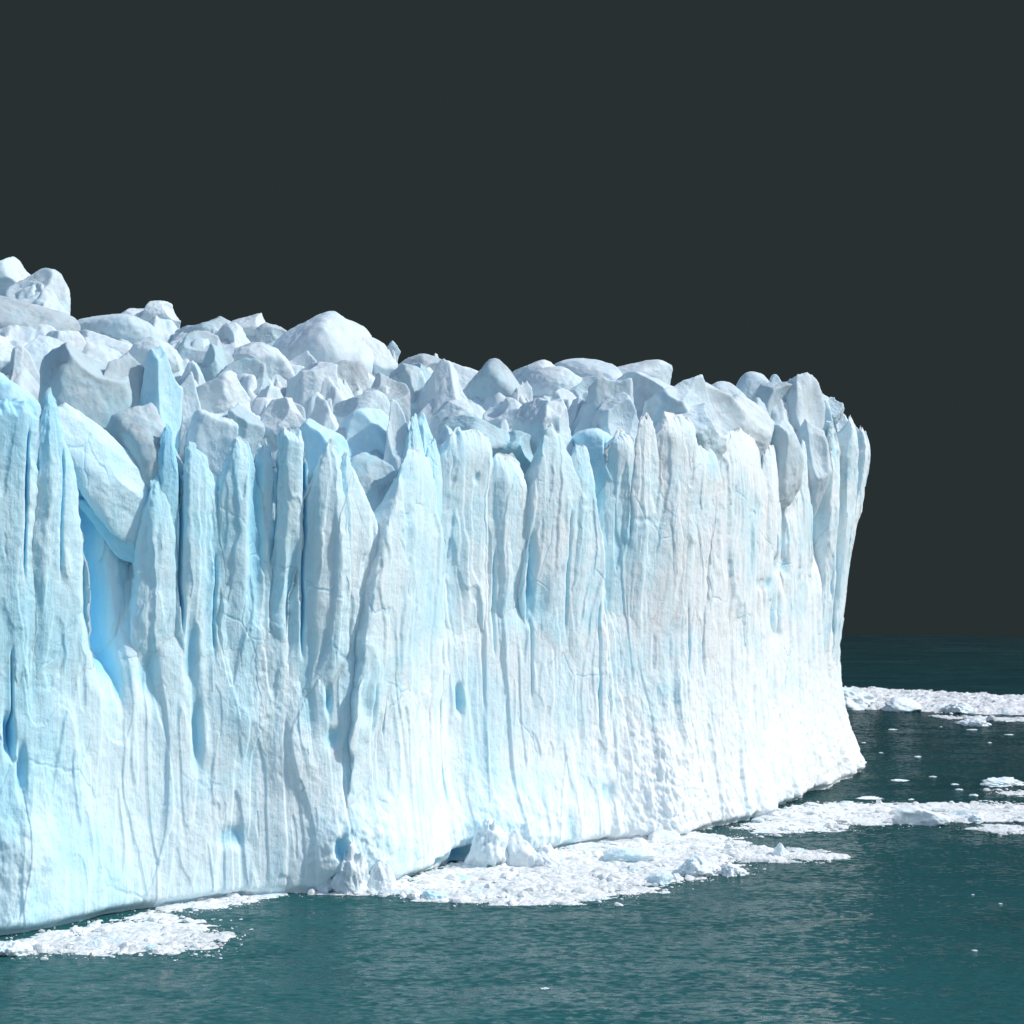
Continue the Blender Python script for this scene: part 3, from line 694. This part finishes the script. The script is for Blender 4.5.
def brash(poly, hmax, res, seed, label, chunks, csize, edge=3.0, gap=0.0):
    chunks = int(chunks * 1.8)
    P = np.array([on_water(*p) for p in poly])
    x0, y0 = P.min(0) - 1; x1, y1 = P.max(0) + 1
    xs = np.arange(x0, x1, res); ys = np.arange(y0, y1, res * 1.3)
    X, Y = np.meshgrid(xs, ys, indexing='ij')

    def sd(X, Y):
        d = np.full(X.shape, 1e9); ins = np.zeros(X.shape, bool)
        for i in range(len(P)):
            a, b = P[i], P[(i + 1) % len(P)]
            e = b - a
            tq = np.clip(((X - a[0]) * e[0] + (Y - a[1]) * e[1]) / (e @ e), 0, 1)
            d = np.minimum(d, np.hypot(X - a[0] - tq * e[0], Y - a[1] - tq * e[1]))
            cr = ((a[1] > Y) != (b[1] > Y)) & (X < (b[0] - a[0]) * (Y - a[1]) / (b[1] - a[1] + 1e-12) + a[0])
            ins ^= cr
        return np.where(ins, d, -d)
    s = sd(X, Y) + 2.0 * fbm(X * 0.075, Y * 0.26, seed, 5, 0.62)
    msk = np.clip(s / edge, -1, 1)
    H = 0.75 * fbm(X * 0.25, Y * 0.40, seed + 3.3, 4) + 0.5 * (0.6 - np.abs(perlin(X * 0.9, Y * 0.9, seed + 8.8))) + 0.28 * fbm(X * 2.1, Y * 2.1, seed + 1.1, 3)
    Z = 0.55 * hmax * (0.8 * H - 0.22 - gap + 0.55 * msk) - 1.2 * np.clip(-msk, 0, 1) * hmax
    Z = np.clip(Z, -0.4, hmax)
    V = np.stack([X, Y, Z], -1).reshape(-1, 3); Fc = grid_faces(len(xs), len(ys))
    keep = (V[Fc, 2].max(1) > -0.12)
    Fc = Fc[keep]
    us, inv = np.unique(Fc, return_inverse=True)
    V = V[us]; Fc = inv.reshape(Fc.shape)
    Tf = np.concatenate([Fc[:, [0, 1, 2]], Fc[:, [0, 2, 3]]])
    # loose lumps
    r_ = np.random.default_rng(int(seed * 10))
    vs, fs, off = [V], [Tf], len(V)
    d, f = ico(2)
    C_ = r_.uniform((x0, y0), (x1, y1), (chunks * 12, 2))
    D_ = sd(C_[:, 0], C_[:, 1]) + 2.0 * fbm(C_[:, 0] * 0.075, C_[:, 1] * 0.26, seed, 5, 0.62)
    k_ = D_ > r_.normal(0.1, edge * 0.6, len(C_))
    C_ = C_[k_][:chunks]; D_ = D_[k_][:chunks]
    for q, dq in zip(C_, D_):
        sz = csize * (0.22 + r_.pareto(2.0) * 0.28); sz = min(sz, csize * 2.3) * (0.55 if dq < 0.3 else 1)
        nn = r_.normal(size=(8, 3)); nn /= np.linalg.norm(nn, axis=1)[:, None]
        rr = ((np.clip(d @ nn.T, 0, None) / r_.uniform(.5, 1, 8)) ** 26).sum(1)
        v = d * ((rr + 0.2) ** (-1 / 26))[:, None] * (sz * r_.uniform(.6, 1.4), sz * r_.uniform(.6, 1.4), sz * r_.uniform(.3, .75))
        vs.append(v + (q[0], q[1], 0.05 * sz)); fs.append(f + off); off += len(v)
    sm_ = np.concatenate([np.full(len(f_), k_ == 0) for k_, f_ in enumerate(fs)])
    V = np.concatenate(vs); Tf = np.concatenate(fs)
    o = link('brash_ice', V, Tf, M_brash, smooth=sm_, attrs={'blue': np.zeros(len(V))})
    return tag(o, label, 'brash ice', kind='stuff')


brash([(-40, 948), (0, 940), (52, 929), (100, 921), (150, 911), (175, 914), (210, 926), (236, 938), (232, 946), (205, 951), (160, 954), (110, 958), (50, 956), (-40, 952)], 0.75, 0.16, 2.5,
      'white mat of broken brash ice at the left under the cliff', 900, 0.42)
brash([(150, 905), (260, 892), (340, 886), (400, 880), (380, 896), (330, 893), (290, 894), (255, 902), (220, 908), (170, 911)], 0.5, 0.16, 3.5,
      'thin strip of brash ice along the cliff foot left of centre', 350, 0.36, edge=1.6)
brash([(350, 892), (400, 880), (430, 868), (470, 860), (560, 850), (560, 842), (620, 838), (690, 830), (745, 838), (742, 846), (742, 872), (690, 882), (640, 894), (600, 902), (520, 905), (450, 904), (400, 898)], 0.95, 0.16, 4.5,
      'wide white field of broken brash ice in front of the cliff at centre', 2600, 0.5)
brash([(728, 846), (790, 849), (826, 853), (858, 858), (815, 861), (770, 864), (728, 866)], 1.1, 0.14, 10.5,
      'narrow tongue of brash ice pointing right from the wide central field', 420, 0.4, edge=1.2)
brash([(735, 828), (775, 810), (830, 802), (900, 803), (1060, 803), (1060, 822), (930, 824), (850, 826), (790, 834), (740, 836)], 0.7, 0.2, 5.5,
      'long white band of brash ice crossing the water at right', 1500, 0.5)
brash([(962, 829), (985, 826), (1060, 827), (1060, 837), (1000, 835)], 0.6, 0.16, 6.5, 'short band of brash ice at the right edge below the long band', 250, 0.4, edge=1.5)
brash([(820, 688), (843, 688), (900, 690), (960, 694), (1080, 699), (1080, 716), (1000, 715), (900, 711), (840, 707), (800, 704)], 2.2, 0.4, 7.5,
      'far sheet of brash ice emerging behind the glacier tip', 900, 0.8, edge=5)
brash([(930, 716), (1000, 717), (1080, 719), (1080, 723), (1000, 721), (940, 719)], 0.9, 0.35, 8.5, 'thin line of brash ice along the near side of the far sheet', 150, .8, edge=2)
brash([(985, 790), (1010, 790), (1060, 792), (1060, 798), (1010, 796), (990, 795)], 0.35, 0.16, 9.5, 'foamy streaks of slush below the broad floe at the right edge', 120, .3, edge=2, gap=.2)

# ------------------------------------------------------------------ light
SUN_EL = 42.0
sv = np.array([0.99, -0.08]); sv /= np.linalg.norm(sv)
e = math.radians(SUN_EL)
to_sun = Vector((sv[0] * math.cos(e), sv[1] * math.cos(e), math.sin(e)))
sd_ = bpy.data.lights.new('sun', 'SUN'); sd_.energy = 3.4; sd_.angle = math.radians(0.5); sd_.color = (1.0, 0.97, 0.925)
so = bpy.data.objects.new('sun', sd_); col.objects.link(so)
so.rotation_euler = to_sun.to_track_quat('Z', 'Y').to_euler(); so.location = (200, -100, 300)
w = bpy.data.worlds.new('World'); sc.world = w; w.use_nodes = True
nt_ = w.node_tree; nt_.nodes.clear()
sk = nt_.nodes.new('ShaderNodeTexSky'); sk.sky_type = 'NISHITA'; sk.sun_disc = False
sk.sun_elevation = e; sk.sun_rotation = math.atan2(sv[0], sv[1])
bg = nt_.nodes.new('ShaderNodeBackground'); bg.inputs['Strength'].default_value = 0.14
wo = nt_.nodes.new('ShaderNodeOutputWorld')
nt_.links.new(sk.outputs[0], bg.inputs[0]); nt_.links.new(bg.outputs[0], wo.inputs[0])

# ------------------------------------------------------------------ camera and render settings
cd = bpy.data.cameras.new('camera'); cd.sensor_width = 36; cd.lens = F / 1024 * 36; cd.shift_y = (HY - 512) / 1024
cd.clip_start = 1; cd.clip_end = 20000
co = bpy.data.objects.new('camera', cd); col.objects.link(co)
co.location = (0, 0, CAMZ); co.rotation_euler = (math.radians(90), 0, 0)
sc.camera = co
vs_ = sc.view_settings
vs_.view_transform = 'Standard'; vs_.look = 'None'; vs_.exposure = 0; vs_.gamma = 1; vs_.use_curve_mapping = False
cy = sc.cycles
cy.max_bounces = 10; cy.diffuse_bounces = 7; cy.glossy_bounces = 3
cy.use_denoising = True
